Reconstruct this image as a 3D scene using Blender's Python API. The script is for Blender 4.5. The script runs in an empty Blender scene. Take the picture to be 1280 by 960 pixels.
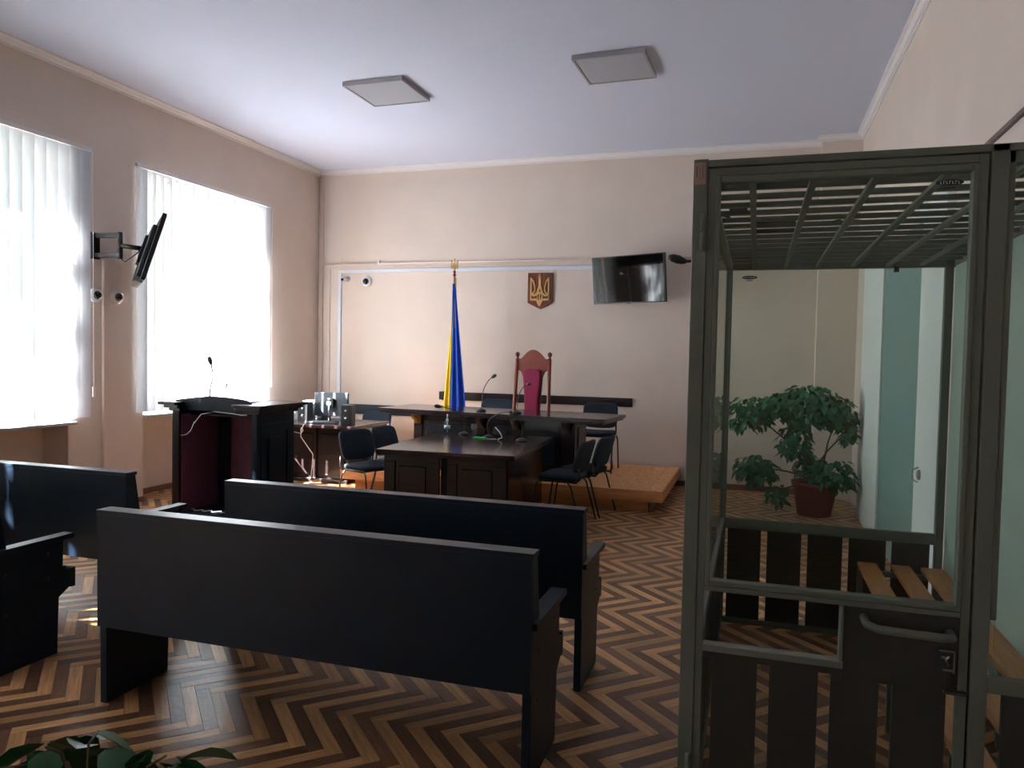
import bpy, bmesh, math, random
from mathutils import Vector, Matrix
random.seed(7)
PI = math.pi
scn = bpy.context.scene
col = scn.collection

# ------------------------------------------------------------ camera
F = 950.0
X = Vector((0.951918, -0.030117, 0.304869))   # world X in camera space (refined below)
cam = bpy.data.cameras.new('camera'); camo = bpy.data.objects.new('camera', cam); col.objects.link(camo)
def cd(x, y): return Vector((x-640, -(y-480), -F)).normalized()
Yc = cd(945, 450); Xc = -cd(-2330, 386); Xc = (Xc - Yc*Xc.dot(Yc)).normalized(); Zc = Xc.cross(Yc)
camo.matrix_world = Matrix.Translation((0, 0, 1.65)) @ Matrix((Xc, Yc, Zc)).to_4x4()
cam.sensor_fit = 'HORIZONTAL'; cam.sensor_width = 36.0; cam.lens = F/1280*36.0
cam.clip_start = 0.05; cam.clip_end = 300
scn.camera = camo

# ------------------------------------------------------------ exposure, sky, sun
scn.view_settings.view_transform = 'Standard'
scn.view_settings.look = 'None'
scn.view_settings.gamma = 1.0
scn.view_settings.use_curve_mapping = False
scn.view_settings.exposure = 0.56
scn.cycles.sample_clamp_indirect = 60.0
scn.cycles.use_adaptive_sampling = False
scn.cycles.blur_glossy = 1.0
scn.cycles.caustics_refractive = False
scn.cycles.use_guiding = True
w = bpy.data.worlds.new('sky'); scn.world = w; w.use_nodes = True
nt = w.node_tree
for n in list(nt.nodes): nt.nodes.remove(n)
sky = nt.nodes.new('ShaderNodeTexSky'); sky.sky_type = 'NISHITA'; sky.sun_disc = False
sky.sun_elevation = math.radians(45); sky.sun_rotation = math.radians(235); sky.air_density = 1.0; sky.dust_density = 1.5
bg = nt.nodes.new('ShaderNodeBackground'); bg.inputs["Strength"].default_value = 0.18
wo = nt.nodes.new('ShaderNodeOutputWorld')
nt.links.new(sky.outputs[0], bg.inputs[0]); nt.links.new(bg.outputs[0], wo.inputs[0])
sun = bpy.data.lights.new('sun', 'SUN'); sun.energy = 250.0; sun.angle = math.radians(0.6); sun.color = (1.0, 0.95, 0.93)
suno = bpy.data.objects.new('sun', sun); col.objects.link(suno)
SD = Vector((0.62, 0.42, -0.66)).normalized()
suno.rotation_euler = (-SD).to_track_quat('Z', 'Y').to_euler(); suno.location = (-20, -10, 20)

# ------------------------------------------------------------ materials
def lin(c):
    return tuple(((v/255)/12.92 if v/255 <= 0.04045 else ((v/255+0.055)/1.055)**2.4) for v in c)+(1,)
MATS = {}
def mat(name, rgb, rough=0.5, metal=0.0, spec=0.5, bump=0.0, bscale=40.0, vary=0.0, vscale=6.0, stretch=None, coat=0.0):
    m = bpy.data.materials.new(name); m.use_nodes = True; t = m.node_tree; b = t.nodes['Principled BSDF']
    b.inputs['Base Color'].default_value = lin(rgb); b.inputs['Roughness'].default_value = rough
    b.inputs['Metallic'].default_value = metal; b.inputs['Specular IOR Level'].default_value = spec
    b.inputs['Coat Weight'].default_value = coat; b.inputs['Coat Roughness'].default_value = 0.15
    tc = t.nodes.new('ShaderNodeTexCoord'); src = tc.outputs['Object']
    if stretch:
        mp = t.nodes.new('ShaderNodeMapping'); mp.inputs['Scale'].default_value = stretch
        t.links.new(src, mp.inputs[0]); src = mp.outputs[0]
    if vary:
        n = t.nodes.new('ShaderNodeTexNoise'); n.inputs['Scale'].default_value = vscale; n.inputs['Detail'].default_value = 6
        t.links.new(src, n.inputs['Vector'])
        r = t.nodes.new('ShaderNodeMapRange'); r.inputs['From Min'].default_value = 0.3; r.inputs['From Max'].default_value = 0.7
        r.inputs['To Min'].default_value = 1-vary; r.inputs['To Max'].default_value = 1+vary
        t.links.new(n.outputs['Fac'], r.inputs['Value'])
        h = t.nodes.new('ShaderNodeHueSaturation'); h.inputs['Color'].default_value = lin(rgb)
        t.links.new(r.outputs[0], h.inputs['Value']); t.links.new(h.outputs[0], b.inputs['Base Color'])
    if bump:
        n2 = t.nodes.new('ShaderNodeTexNoise'); n2.inputs['Scale'].default_value = bscale; n2.inputs['Detail'].default_value = 3
        t.links.new(src, n2.inputs['Vector'])
        bp = t.nodes.new('ShaderNodeBump'); bp.inputs['Strength'].default_value = bump; bp.inputs['Distance'].default_value = 0.01
        t.links.new(n2.outputs['Fac'], bp.inputs['Height']); t.links.new(bp.outputs[0], b.inputs['Normal'])
    MATS[name] = m; return m
def glassmat(name, tint, rough=0.0, ior=1.45):
    m = bpy.data.materials.new(name); m.use_nodes = True; t = m.node_tree
    for n in list(t.nodes): t.nodes.remove(n)
    tr = t.nodes.new('ShaderNodeBsdfTransparent'); tr.inputs[0].default_value = tint+(1,)
    gl = t.nodes.new('ShaderNodeBsdfGlossy'); gl.inputs['Roughness'].default_value = rough
    fr = t.nodes.new('ShaderNodeFresnel'); fr.inputs[0].default_value = ior
    mx = t.nodes.new('ShaderNodeMixShader'); o = t.nodes.new('ShaderNodeOutputMaterial')
    # reflect only where light enters the pane (the far face would show false total reflection)
    ge = t.nodes.new('ShaderNodeNewGeometry'); iv = t.nodes.new('ShaderNodeMath'); iv.operation = 'SUBTRACT'; iv.inputs[0].default_value = 1.0
    ml = t.nodes.new('ShaderNodeMath'); ml.operation = 'MULTIPLY'
    t.links.new(ge.outputs['Backfacing'], iv.inputs[1]); t.links.new(iv.outputs[0], ml.inputs[0]); t.links.new(fr.outputs[0], ml.inputs[1])
    t.links.new(ml.outputs[0], mx.inputs[0]); t.links.new(tr.outputs[0], mx.inputs[1]); t.links.new(gl.outputs[0], mx.inputs[2])
    t.links.new(mx.outputs[0], o.inputs[0]); return m
def translucent(name, rgb, trn=0.5, rough=0.6):
    m = bpy.data.materials.new(name); m.use_nodes = True; t = m.node_tree
    for n in list(t.nodes): t.nodes.remove(n)
    d = t.nodes.new('ShaderNodeBsdfDiffuse'); d.inputs[0].default_value = lin(rgb)
    r = t.nodes.new('ShaderNodeBsdfTranslucent'); r.inputs[0].default_value = lin(rgb)
    # fine woven variation
    tc = t.nodes.new('ShaderNodeTexCoord'); mp = t.nodes.new('ShaderNodeMapping'); mp.inputs['Scale'].default_value = (300, 300, 14)
    n = t.nodes.new('ShaderNodeTexNoise'); n.inputs['Scale'].default_value = 1.0
    t.links.new(tc.outputs['Object'], mp.inputs[0]); t.links.new(mp.outputs[0], n.inputs['Vector'])
    rr = t.nodes.new('ShaderNodeMapRange'); rr.inputs['To Min'].default_value = 0.85; rr.inputs['To Max'].default_value = 1.1
    t.links.new(n.outputs['Fac'], rr.inputs['Value'])
    h = t.nodes.new('ShaderNodeHueSaturation'); h.inputs['Color'].default_value = lin(rgb)
    t.links.new(rr.outputs[0], h.inputs['Value']); t.links.new(h.outputs[0], r.inputs[0]); t.links.new(h.outputs[0], d.inputs[0])
    mx = t.nodes.new('ShaderNodeMixShader'); mx.inputs[0].default_value = trn; o = t.nodes.new('ShaderNodeOutputMaterial')
    t.links.new(d.outputs[0], mx.inputs[1]); t.links.new(r.outputs[0], mx.inputs[2]); t.links.new(mx.outputs[0], o.inputs[0])
    return m

M_WALL = mat('wall_plaster', (219, 202, 190), 0.85, bump=0.15, bscale=25, vary=0.03, vscale=2)
M_CEIL = mat('ceiling_paint', (214, 218, 236), 0.9, bump=0.05, bscale=20)
M_COVE = mat('cornice_white', (232, 226, 226), 0.7)
M_DUCT = mat('duct_white', (214, 216, 226), 0.5)
M_PIPE = mat('pipe_cream', (222, 202, 190), 0.5)
M_SILL = mat('sill_plastic', (176, 176, 180), 0.3)
M_PVC = mat('window_pvc', (225, 228, 232), 0.35)
M_BASE = mat('baseboard_wood', (120, 80, 58), 0.45, vary=0.15, vscale=10)
M_BLACK = mat('black_laminate', (10, 24, 38), 0.38, spec=0.33, bump=0.06, bscale=60, vary=0.2, vscale=5)  # bluish sheen on the black laminate is put into the base colour
M_DARK = mat('dark_stained_wood', (34, 24, 25), 0.25, spec=0.6, vary=0.3, vscale=6, stretch=(1, 1, 8), bump=0.03, bscale=30)
M_RED = mat('reddish_board', (112, 68, 86), 0.35, spec=0.5, vary=0.2, vscale=8, stretch=(6, 6, 1))
M_TOP = mat('dark_tabletop', (42, 28, 30), 0.17, spec=0.7, vary=0.25, vscale=5, stretch=(1, 8, 1))
M_FAB = mat('charcoal_fabric', (26, 38, 52), 0.85, bump=0.4, bscale=400)
M_TUBE = mat('black_steel_tube', (20, 16, 18), 0.3, spec=0.6)
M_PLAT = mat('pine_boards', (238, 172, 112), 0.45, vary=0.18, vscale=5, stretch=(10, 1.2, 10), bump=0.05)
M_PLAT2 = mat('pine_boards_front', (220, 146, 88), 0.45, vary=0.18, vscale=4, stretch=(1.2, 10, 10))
M_SHEET = mat('pale_green_sheet', (150, 166, 157), 0.45, vary=0.05)
M_CAGE = mat('grey_green_paint', (98, 103, 93), 0.5, spec=0.4, bump=0.1, bscale=200, vary=0.06)
M_CAGED = mat('dark_grey_paint', (46, 46, 42), 0.5, spec=0.4, bump=0.1, bscale=150, vary=0.08)
M_CAGEL = mat('light_metal', (118, 122, 118), 0.4, metal=0.4)
M_PLANK = mat('varnished_pine_plank', (178, 120, 66), 0.4, vary=0.22, vscale=5, stretch=(14, 1.0, 14), bump=0.05)
M_TEAL = mat('grey_teal_door', (122, 150, 148), 0.5)
M_WHITE = mat('white_paint', (230, 232, 232), 0.5)
M_BLUE = mat('flag_blue', (18, 74, 176), 0.75)
M_YEL = mat('flag_yellow', (240, 208, 40), 0.75)
M_GOLD = mat('gold', (206, 160, 90), 0.4, metal=0.3)
M_EMB = mat('emblem_gold_wood', (226, 178, 112), 0.5)
M_SHIELD = mat('shield_brown_wood', (112, 58, 38), 0.4, vary=0.15)
M_THR = mat('throne_red_wood', (128, 52, 36), 0.35, vary=0.15, vscale=8)
M_CUSH = mat('crimson_fabric', (142, 20, 66), 0.8, bump=0.2, bscale=300)
M_SCR = mat('screen_glass', (6, 8, 9), 0.04, spec=0.5)
M_PLAS = mat('black_plastic', (20, 21, 23), 0.4)
M_PLAS2 = mat('grey_plastic', (42, 50, 58), 0.45)
M_CAMB = mat('camera_white', (220, 220, 226), 0.35)
M_CHROME = mat('chrome', (200, 200, 205), 0.2, metal=1.0)
M_LENS = mat('lens_black', (10, 12, 18), 0.1, spec=0.8)
M_PAPER = mat('paper_white', (226, 230, 232), 0.7)
M_GREEN = mat('green_plastic', (30, 170, 80), 0.4)
M_POT = mat('red_clay_plastic', (122, 50, 48), 0.5)
M_SOIL = mat('soil', (40, 28, 22), 0.95, bump=0.6)
M_LEAF = mat('leaf_green', (40, 92, 44), 0.4, spec=0.5, vary=0.25, vscale=9)
M_LEAF2 = mat('leaf_green_house', (44, 104, 70), 0.45, spec=0.5, vary=0.3, vscale=7)
M_STEM = mat('stem_brown', (84, 66, 44), 0.7)
M_TREEL = mat('tree_leaf', (104, 150, 48), 0.6, vary=0.3, vscale=1.5)
M_BARK = mat('bark', (86, 70, 56), 0.9, bump=0.6, bscale=15)
M_GRASS = mat('yard_ground', (74, 74, 70), 0.9, vary=0.2, vscale=1)
M_LABEL = mat('label_tan', (150, 128, 112), 0.5)
M_INK = mat('ink_dark', (28, 22, 20), 0.5)
M_DIFF = mat('lamp_diffuser', (174, 176, 186), 0.45)
M_LFRM = mat('lamp_frame', (170, 166, 170), 0.35, metal=0.4)
M_CORB_LIT = mat('carved_wood_sunlit', (196, 142, 76), 0.4, vary=0.3, vscale=40)  # lit copy of the bracket wood, golden sunlight painted into the colour
M_CORB = mat('carved_grey_wood', (104, 82, 76), 0.45, vary=0.3, vscale=40)
G_WIN = glassmat('window_glass', (0.96, 0.98, 0.97))
G_CAGE = glassmat('tinted_cage_glass', (0.93, 0.96, 0.93))
G_BOT = glassmat('clear_bottle', (0.93, 0.96, 0.97))
M_BLIND = translucent('blind_fabric', (220, 228, 238), 0.30)

def parquet(name, rgb):
    m = bpy.data.materials.new(name); m.use_nodes = True; t = m.node_tree; b = t.nodes['Principled BSDF']
    N = t.nodes.new; L = t.links.new
    uv = N('ShaderNodeUVMap'); oi = N('ShaderNodeObjectInfo'); at = N('ShaderNodeAttribute'); at.attribute_name = 'rnd'
    ad = N('ShaderNodeMath'); ad.operation = 'ADD'; L(oi.outputs['Random'], ad.inputs[0]); L(at.outputs['Fac'], ad.inputs[1])
    fr = N('ShaderNodeMath'); fr.operation = 'FRACT'; L(ad.outputs[0], fr.inputs[0])
    mul = N('ShaderNodeMath'); mul.operation = 'MULTIPLY'; mul.inputs[1].default_value = 37.0; L(fr.outputs[0], mul.inputs[0])
    cx = N('ShaderNodeCombineXYZ'); L(mul.outputs[0], cx.inputs[2])
    va = N('ShaderNodeVectorMath'); va.operation = 'ADD'; L(uv.outputs[0], va.inputs[0]); L(cx.outputs[0], va.inputs[1])
    mp = N('ShaderNodeMapping'); mp.inputs['Scale'].default_value = (2.5, 40, 1); L(va.outputs[0], mp.inputs[0])
    n1 = N('ShaderNodeTexNoise'); n1.inputs['Scale'].default_value = 1.6; n1.inputs['Detail'].default_value = 5; L(mp.outputs[0], n1.inputs['Vector'])
    r1 = N('ShaderNodeMapRange'); r1.inputs['From Min'].default_value = .3; r1.inputs['From Max'].default_value = .7; r1.inputs['To Min'].default_value = .74; r1.inputs['To Max'].default_value = 1.22
    L(n1.outputs['Fac'], r1.inputs['Value'])
    r2 = N('ShaderNodeMapRange'); r2.inputs['To Min'].default_value = .72; r2.inputs['To Max'].default_value = 1.22; L(fr.outputs[0], r2.inputs['Value'])
    mm = N('ShaderNodeMath'); mm.operation = 'MULTIPLY'; L(r1.outputs[0], mm.inputs[0]); L(r2.outputs[0], mm.inputs[1])
    geo = N('ShaderNodeNewGeometry')
    n3 = N('ShaderNodeTexNoise'); n3.inputs['Scale'].default_value = 1.3; n3.inputs['Detail'].default_value = 6; L(geo.outputs['Position'], n3.inputs['Vector'])
    r3 = N('ShaderNodeMapRange'); r3.inputs['From Min'].default_value = .35; r3.inputs['From Max'].default_value = .65; r3.inputs['To Min'].default_value = .85; r3.inputs['To Max'].default_value = 1.08; L(n3.outputs['Fac'], r3.inputs['Value'])
    m3 = N('ShaderNodeMath'); m3.operation = 'MULTIPLY'; L(mm.outputs[0], m3.inputs[0]); L(r3.outputs[0], m3.inputs[1])
    h = N('ShaderNodeHueSaturation'); h.inputs['Color'].default_value = lin(rgb); L(m3.outputs[0], h.inputs['Value']); L(h.outputs[0], b.inputs['Base Color'])
    b.inputs['Roughness'].default_value = 0.26; b.inputs['Specular IOR Level'].default_value = 0.55
    n4 = N('ShaderNodeTexNoise'); n4.inputs['Scale'].default_value = 22; n4.inputs['Detail'].default_value = 4; n4.inputs['Distortion'].default_value = 0.3; L(geo.outputs['Position'], n4.inputs['Vector'])
    bp = N('ShaderNodeBump'); bp.inputs['Strength'].default_value = 0.3; bp.inputs['Distance'].default_value = 0.010; L(n4.outputs['Fac'], bp.inputs['Height']); L(bp.outputs[0], b.inputs['Normal'])
    rr = N('ShaderNodeMapRange'); rr.inputs['To Min'].default_value = .30; rr.inputs['To Max'].default_value = .42; L(n3.outputs['Fac'], rr.inputs['Value']); L(rr.outputs[0], b.inputs['Roughness'])
    return m
M_PL = parquet('parquet_light', (208, 156, 104)); M_PD = parquet('parquet_dark', (122, 84, 60))

# ------------------------------------------------------------ builders
class MB:
    def __init__(s): s.v = []; s.f = []; s.sm = []
    def add(s, vs, fs, smooth=False, T=None):
        o = len(s.v)
        s.v += [tuple(T @ Vector(p)) if T else tuple(p) for p in vs]
        s.f += [tuple(i+o for i in f) for f in fs]; s.sm += [smooth]*len(fs); return s
    def box(s, x0, x1, y0, y1, z0, z1, T=None):
        vs = [(x, y, z) for x in (x0, x1) for y in (y0, y1) for z in (z0, z1)]
        return s.add(vs, [(0, 1, 3, 2), (4, 6, 7, 5), (0, 4, 5, 1), (2, 3, 7, 6), (0, 2, 6, 4), (1, 5, 7, 3)], False, T)
    def prism(s, poly, axis, a, b, T=None):
        # poly: list of 2D points; axis 'x': (y,z); 'y': (x,z); 'z': (x,y)
        def p3(p, t): return (t, p[0], p[1]) if axis == 'x' else ((p[0], t, p[1]) if axis == 'y' else (p[0], p[1], t))
        n = len(poly); vs = [p3(p, a) for p in poly]+[p3(p, b) for p in poly]
        fs = [tuple(range(n)), tuple(reversed(range(n, 2*n)))]+[(i, (i+1) % n+n*0, (i+1) % n+n, i+n) for i in range(n)]
        return s.add(vs, fs, False, T)
    def tube(s, pts, r, seg=8, T=None, flat=None, cap=True):
        pts = [Vector(p) for p in pts]; n = len(pts); rs = r if isinstance(r, (list, tuple)) else [r]*n
        vs = []; prev = None
        for i, p in enumerate(pts):
            d = (pts[min(i+1, n-1)]-pts[max(i-1, 0)]).normalized()
            if prev is None:
                u = d.orthogonal().normalized() if abs(d.z) < .9 else (Vector((1, 0, 0))-d*d.x).normalized()
            else: u = (prev-d*prev.dot(d)).normalized()
            prev = u; v = d.cross(u)
            for k in range(seg):
                a = 2*PI*k/seg+PI/seg
                vs.append(p+(u*math.cos(a)+v*math.sin(a)*(flat or 1))*rs[i])
        fs = [(i*seg+k, i*seg+(k+1) % seg, (i+1)*seg+(k+1) % seg, (i+1)*seg+k) for i in range(n-1) for k in range(seg)]
        s.add(vs, fs, seg > 4, T)
        if cap: 
            o = len(s.v)-len(vs)
            s.f += [tuple(o+k for k in reversed(range(seg))), tuple(o+(n-1)*seg+k for k in range(seg))]; s.sm += [False, False]
        return s
    def lathe(s, prof, c=(0, 0, 0), seg=20, T=None, smooth=True):
        vs = []; n = len(prof)
        for r, z in prof:
            for k in range(seg):
                a = 2*PI*k/seg; vs.append((c[0]+r*math.cos(a), c[1]+r*math.sin(a), c[2]+z))
        fs = [(i*seg+k, i*seg+(k+1) % seg, (i+1)*seg+(k+1) % seg, (i+1)*seg+k) for i in range(n-1) for k in range(seg)]
        fs += [tuple(reversed(range(seg))), tuple((n-1)*seg+k for k in range(seg))]
        return s.add(vs, fs, smooth, T)
    def mesh(s, name, m=None):
        me = bpy.data.meshes.new(name); me.from_pydata(s.v, [], s.f)
        me.polygons.foreach_set('use_smooth', s.sm)
        if m: me.materials.append(m)
        bm = bmesh.new(); bm.from_mesh(me); bmesh.ops.recalc_face_normals(bm, faces=bm.faces); bm.to_mesh(me); bm.free()
        return me
    def build(s, name, m, parent=None, bevel=0, kind=None, label=None):
        o = bpy.data.objects.new(name, s.mesh(name, m)); col.objects.link(o)
        if parent: o.parent = parent
        if bevel:
            b = o.modifiers.new('bevel', 'BEVEL'); b.width = bevel; b.segments = 2; b.limit_method = 'ANGLE'
        if kind: o['kind'] = kind
        if label: o['label'] = label
        return o
def thing(name, label, cat, loc=(0, 0, 0), rz=0, group=None):
    o = bpy.data.objects.new(name, None); col.objects.link(o); o.location = loc; o.rotation_euler = (0, 0, rz)
    o.empty_display_size = 0.1; o['label'] = label; o['category'] = cat
    if group: o['group'] = group
    return o
def tag(o, label, cat, group=None):
    o['label'] = label; o['category'] = cat
    if group: o['group'] = group
    return o
def struct(name): 
    o = bpy.data.objects.new(name, None); col.objects.link(o); o['kind'] = 'structure'; return o
def dup(root, loc, rz, label):
    def cp(o, par):
        c = o.copy(); col.objects.link(c)
        if par is not None: c.parent = par
        for ch in KIDS.get(o.name, [k for k in bpy.data.objects if k.parent == o]): cp(ch, c)
        return c
    r = cp(root, None); r.location = loc; r.rotation_euler = (0, 0, rz); r['label'] = label; return r
KIDS = {}
def B(*a, T=None): return MB().box(*a, T=T)

# ------------------------------------------------------------ the room shell
H = 4.32; XL = -6.27; XR = 1.12; YB = 10.0; YF = -3.0
niches = [(6.57, 8.60), (3.60, 5.63), (0.65, 2.68), (-2.30, -0.27)]
m = MB(); ys = [YF-.2]
for a, b in reversed(niches): ys += [a, b]
ys.append(YB+.3)
for i in range(0, len(ys), 2): m.box(-6.85, XL, ys[i], ys[i+1], -.1, H+.1)
for a, b in niches:
    m.box(-6.85, XL, a, b, 3.5, H+.1); m.box(-6.85, -6.57, a, b, -.1, .90)
m.build('wall_left', M_WALL, kind='structure')
wb = B(XL-.3, XR+.3, YB, YB+.3, -.1, H+.1).box(.68, XR, 9.8, YB, 0, H).build('wall_back', M_WALL, kind='structure')
wr = B(XR, XR+.3, YF-.2, YB+.3, -.1, H+.1).build('wall_right', M_WALL, kind='structure')
B(XL-.3, XR+.3, YF-.2, YF, -.1, H+.1).build('wall_front', M_WALL, kind='structure')
B(-6.85, XR+.3, YF-.2, YB+.3, H, H+.2).build('ceiling', M_CEIL, kind='structure')

# floor: slab + herringbone strips
floor = B(-6.85, XR+.3, YF-.2, YB+.3, -.12, -.016).build('floor', M_SOIL, kind='structure')
PW, PLn = 0.0616, 0.4312
def plank_mesh(name, m_):
    g = 0.0008; L_, W_ = PLn, PW
    vs = [(g, g, -.016), (L_-g, g, -.016), (L_-g, W_-g, -.016), (g, W_-g, -.016), (g, g, 0), (L_-g, g, 0), (L_-g, W_-g, 0), (g, W_-g, 0)]
    fs = [(4, 5, 6, 7), (0, 1, 5, 4), (1, 2, 6, 5), (2, 3, 7, 6), (3, 0, 4, 7)]
    me = bpy.data.meshes.new(name); me.from_pydata(vs, [], fs); me.materials.append(m_)
    uvl = me.uv_layers.new(name='UVMap')
    for l in me.loops:
        v = vs[l.vertex_index]; uvl.data[l.index].uv = (v[0], v[1])
    return me
pm = [plank_mesh('parquet_strip_dark', M_PD), plank_mesh('parquet_strip_light', M_PL)]
r2 = math.sqrt(.5); OX, OY = -0.33+0.02, 3.638
U = Vector((r2, r2, 0)); V = Vector((r2, -r2, 0))
Rinv = camo.matrix_world.inverted()
def proj(p):
    q = Rinv @ Vector(p)
    return (640+F*q.x/-q.z, 480-F*q.y/-q.z, -q.z) if q.z < -.1 else (0, 0, -1)
planks = []
for k in range(-190, 190):
    for mm_ in range(-16, 17):
        for kind in (0, 1):
            # corner cell (k, k + 14*mm)
            cu, cv = k, k+14*mm_
            if kind == 0: u0, v0, du, dv = cu, cv, 7, 1
            else: u0, v0, du, dv = cu, cv+1, 1, 7
            c = U*((u0+du/2)*PW)+V*((v0+dv/2)*PW)+Vector((OX, OY, 0))
            if c.x < -6.75 or c.x > XR+.25 or c.y < YF-.15 or c.y > YB+.2: continue
            planks.append((kind, u0, v0, (k+mm_*7) % 2, c))
def in_view(c):
    x, y, d = proj(c); return d > 0 and -20 < x < 1290 and 0 < y < 975
vis = sorted([p for p in planks if in_view(p[4])], key=lambda p: (p[4]-Vector((0, 0, 1.65))).length)
vis = [p for p in vis if not (p[4].x > 0.0 and p[4].y < 2.3)]
single = set(id(p) for p in vis[:298])
def plank_T(kind, u0, v0):
    o = U*(u0*PW)+V*(v0*PW)+Vector((OX, OY, 0))
    if kind == 0: ax, ay = U, V
    else: ax, ay = V, U
    # keep right handed
    if ax.cross(ay).z < 0: ay = -ay; o = o - ay*PW
    M = Matrix((ax, ay, Vector((0, 0, 1)))).transposed().to_4x4(); M.translation = o; return M
sv, sf, smi, suv, srnd = [], [], [], [], []
for p in planks:
    kind, u0, v0, c_, ctr = p; T = plank_T(kind, u0, v0); T.translation.z = random.uniform(-.0008, .0004)
    if id(p) in single:
        o = bpy.data.objects.new('parquet_strip', pm[c_]); col.objects.link(o); o.parent = floor; o.matrix_local = T
    else:
        me = pm[c_]; o0 = len(sv); sv += [tuple(T @ v.co) for v in me.vertices]
        rv = random.random()
        for pl_ in me.polygons:
            sf.append(tuple(i+o0 for i in pl_.vertices)); smi.append(c_); srnd.append(rv)
            for li in pl_.loop_indices: suv.append(tuple(me.uv_layers[0].data[li].uv))
me = bpy.data.meshes.new('parquet_field'); me.from_pydata(sv, [], sf); me.materials.append(M_PD); me.materials.append(M_PL)
me.polygons.foreach_set('material_index', smi)
uvl = me.uv_layers.new(name='UVMap'); uvl.data.foreach_set('uv', [c for t in suv for c in t])
at = me.attributes.new('rnd', 'FLOAT', 'FACE'); at.data.foreach_set('value', srnd)
o = bpy.data.objects.new('parquet_field', me); col.objects.link(o); o.parent = floor; o['kind'] = 'stuff'

# cornices
def cornice(name, m_): return m_.build(name, M_COVE, kind='structure')
cp = [(0, 0), (.075, 0), (.075, -.012), (.05, -.02), (.03, -.045), (.012, -.05), (.012, -.07), (0, -.07)]
mk = MB().prism([(XL+a, H+b) for a, b in cp], 'y', YF, YB); mk.build('trim_1', M_COVE, kind='structure')
MB().prism([(YB-a, H+b) for a, b in cp], 'x', XL, .68).prism([(9.8-a, H+b) for a, b in cp], 'x', .62, XR).build('trim_2', M_COVE, kind='structure')
MB().prism([(XR-a, H+b) for a, b in cp], 'y', YF, YB).build('trim_3', M_COVE, kind='structure')
# baseboards
B(XL+.0, .68, YB-.018, YB, 0, .07).build('baseboard_back', M_BASE, kind='structure')
mb = MB()
for a, b in niches: mb.box(-6.57, -6.552, a, b, 0, .06)
for i in range(0, len(ys), 2): mb.box(XL, XL+.015, max(ys[i], YF), min(ys[i+1], YB), 0, .05)
mb.build('baseboard_left', M_BASE, kind='structure')
B(XR-.015, XR, YF, YB, 0, .05).build('baseboard_right', M_WALL, kind='structure')

# windows with frames, panes and sills
for i, (a, b) in enumerate(niches):
    wn = struct('window_%d' % (i+1))
    fx0, fx1 = -6.66, -6.60; z0, z1 = .93, 3.5; c1 = a+(b-a)/3; c2 = a+2*(b-a)/3
    fr = MB().box(fx0, fx1, a, a+.07, z0, z1).box(fx0, fx1, b-.07, b, z0, z1).box(fx0, fx1, a+.07, b-.07, z0, z0+.09).box(fx0, fx1, a+.07, b-.07, z1-.08, z1)
    fr.build('window_frame', M_PVC, wn)
    for c in (c1, c2): B(fx0, fx1, c-.05, c+.05, z0+.09, z1-.08).build('mullion', M_PVC, wn)
    tr_ = [(a+.07, c1-.05), (c1+.05, c2-.05), (c2+.05, b-.07)]
    for p, q in tr_:
        B(fx0+.005, fx1-.005, p, q, 2.72, 2.80).build('transom', M_PVC, wn)
        B(-6.633, -6.627, p, q, z0+.09, 2.72).build('pane', G_WIN, wn)
        B(-6.633, -6.627, p, q, 2.80, z1-.08).build('pane', G_WIN, wn)
    B(-6.62, XL+.07, a+.003, b+.05, .90, .93).build('window_sill', M_SILL, wn, bevel=.006)

# vertical blinds
blabels = ['vertical blind over the far left window, behind the lectern and blown out by sun', 'vertical blind over the nearest window at the left edge, dappled with leaf shadows',
           'vertical blind over a window outside the left edge of the photo', 'vertical blind over the rearmost window, behind the camera']
def make_blind(i, a, b, turn=14):
    t = thing('vertical_blind', blabels[i], 'blind', (XL+.05, a, 0), 0, 'vertical blinds on the left wall windows')
    L_ = b-a
    B(-.022, .022, -.02, L_+.02, 3.545, 3.585).build('headrail', M_COVE, t, bevel=.003)
    n = round(L_/.1215); rng = random.Random(i+3)
    for j in range(n):
        y = (j+.5)*L_/n; ang = math.radians(turn+rng.uniform(-1.5, 1.5)); wd = .128; mbs = MB()
        nz = 2; xs = [(-1, 0.), (-.5, .004), (0, .0055), (.5, .004), (1, 0.)]; pts = []
        for z in (.965, 3.54):
            for u, d in xs:
                yy = u*wd/2; pts.append((math.sin(ang)*yy+math.cos(ang)*d, math.cos(ang)*yy-math.sin(ang)*d, z))
        mbs.add(pts, [(q, q+1, q+6, q+5) for q in range(4)], True)
        o = mbs.build('slat', M_BLIND, t); o.location = (0, y, 0)
    MB().tube([(0.03, L_+.015, 3.54), (.03, L_+.02, 2.4), (.035, L_+.02, 1.25), (.03, L_+.025, 1.2)], .0025, 5).box(.022, .04, L_+.01, L_+.035, 1.16, 1.26).build('pull_cord', M_COVE, t)
    return t
make_blind(0, 6.44, 8.71, 12); make_blind(1, 3.55, 5.83); make_blind(2, .60, 2.88, 20); make_blind(3, -2.35, -.07)

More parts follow.
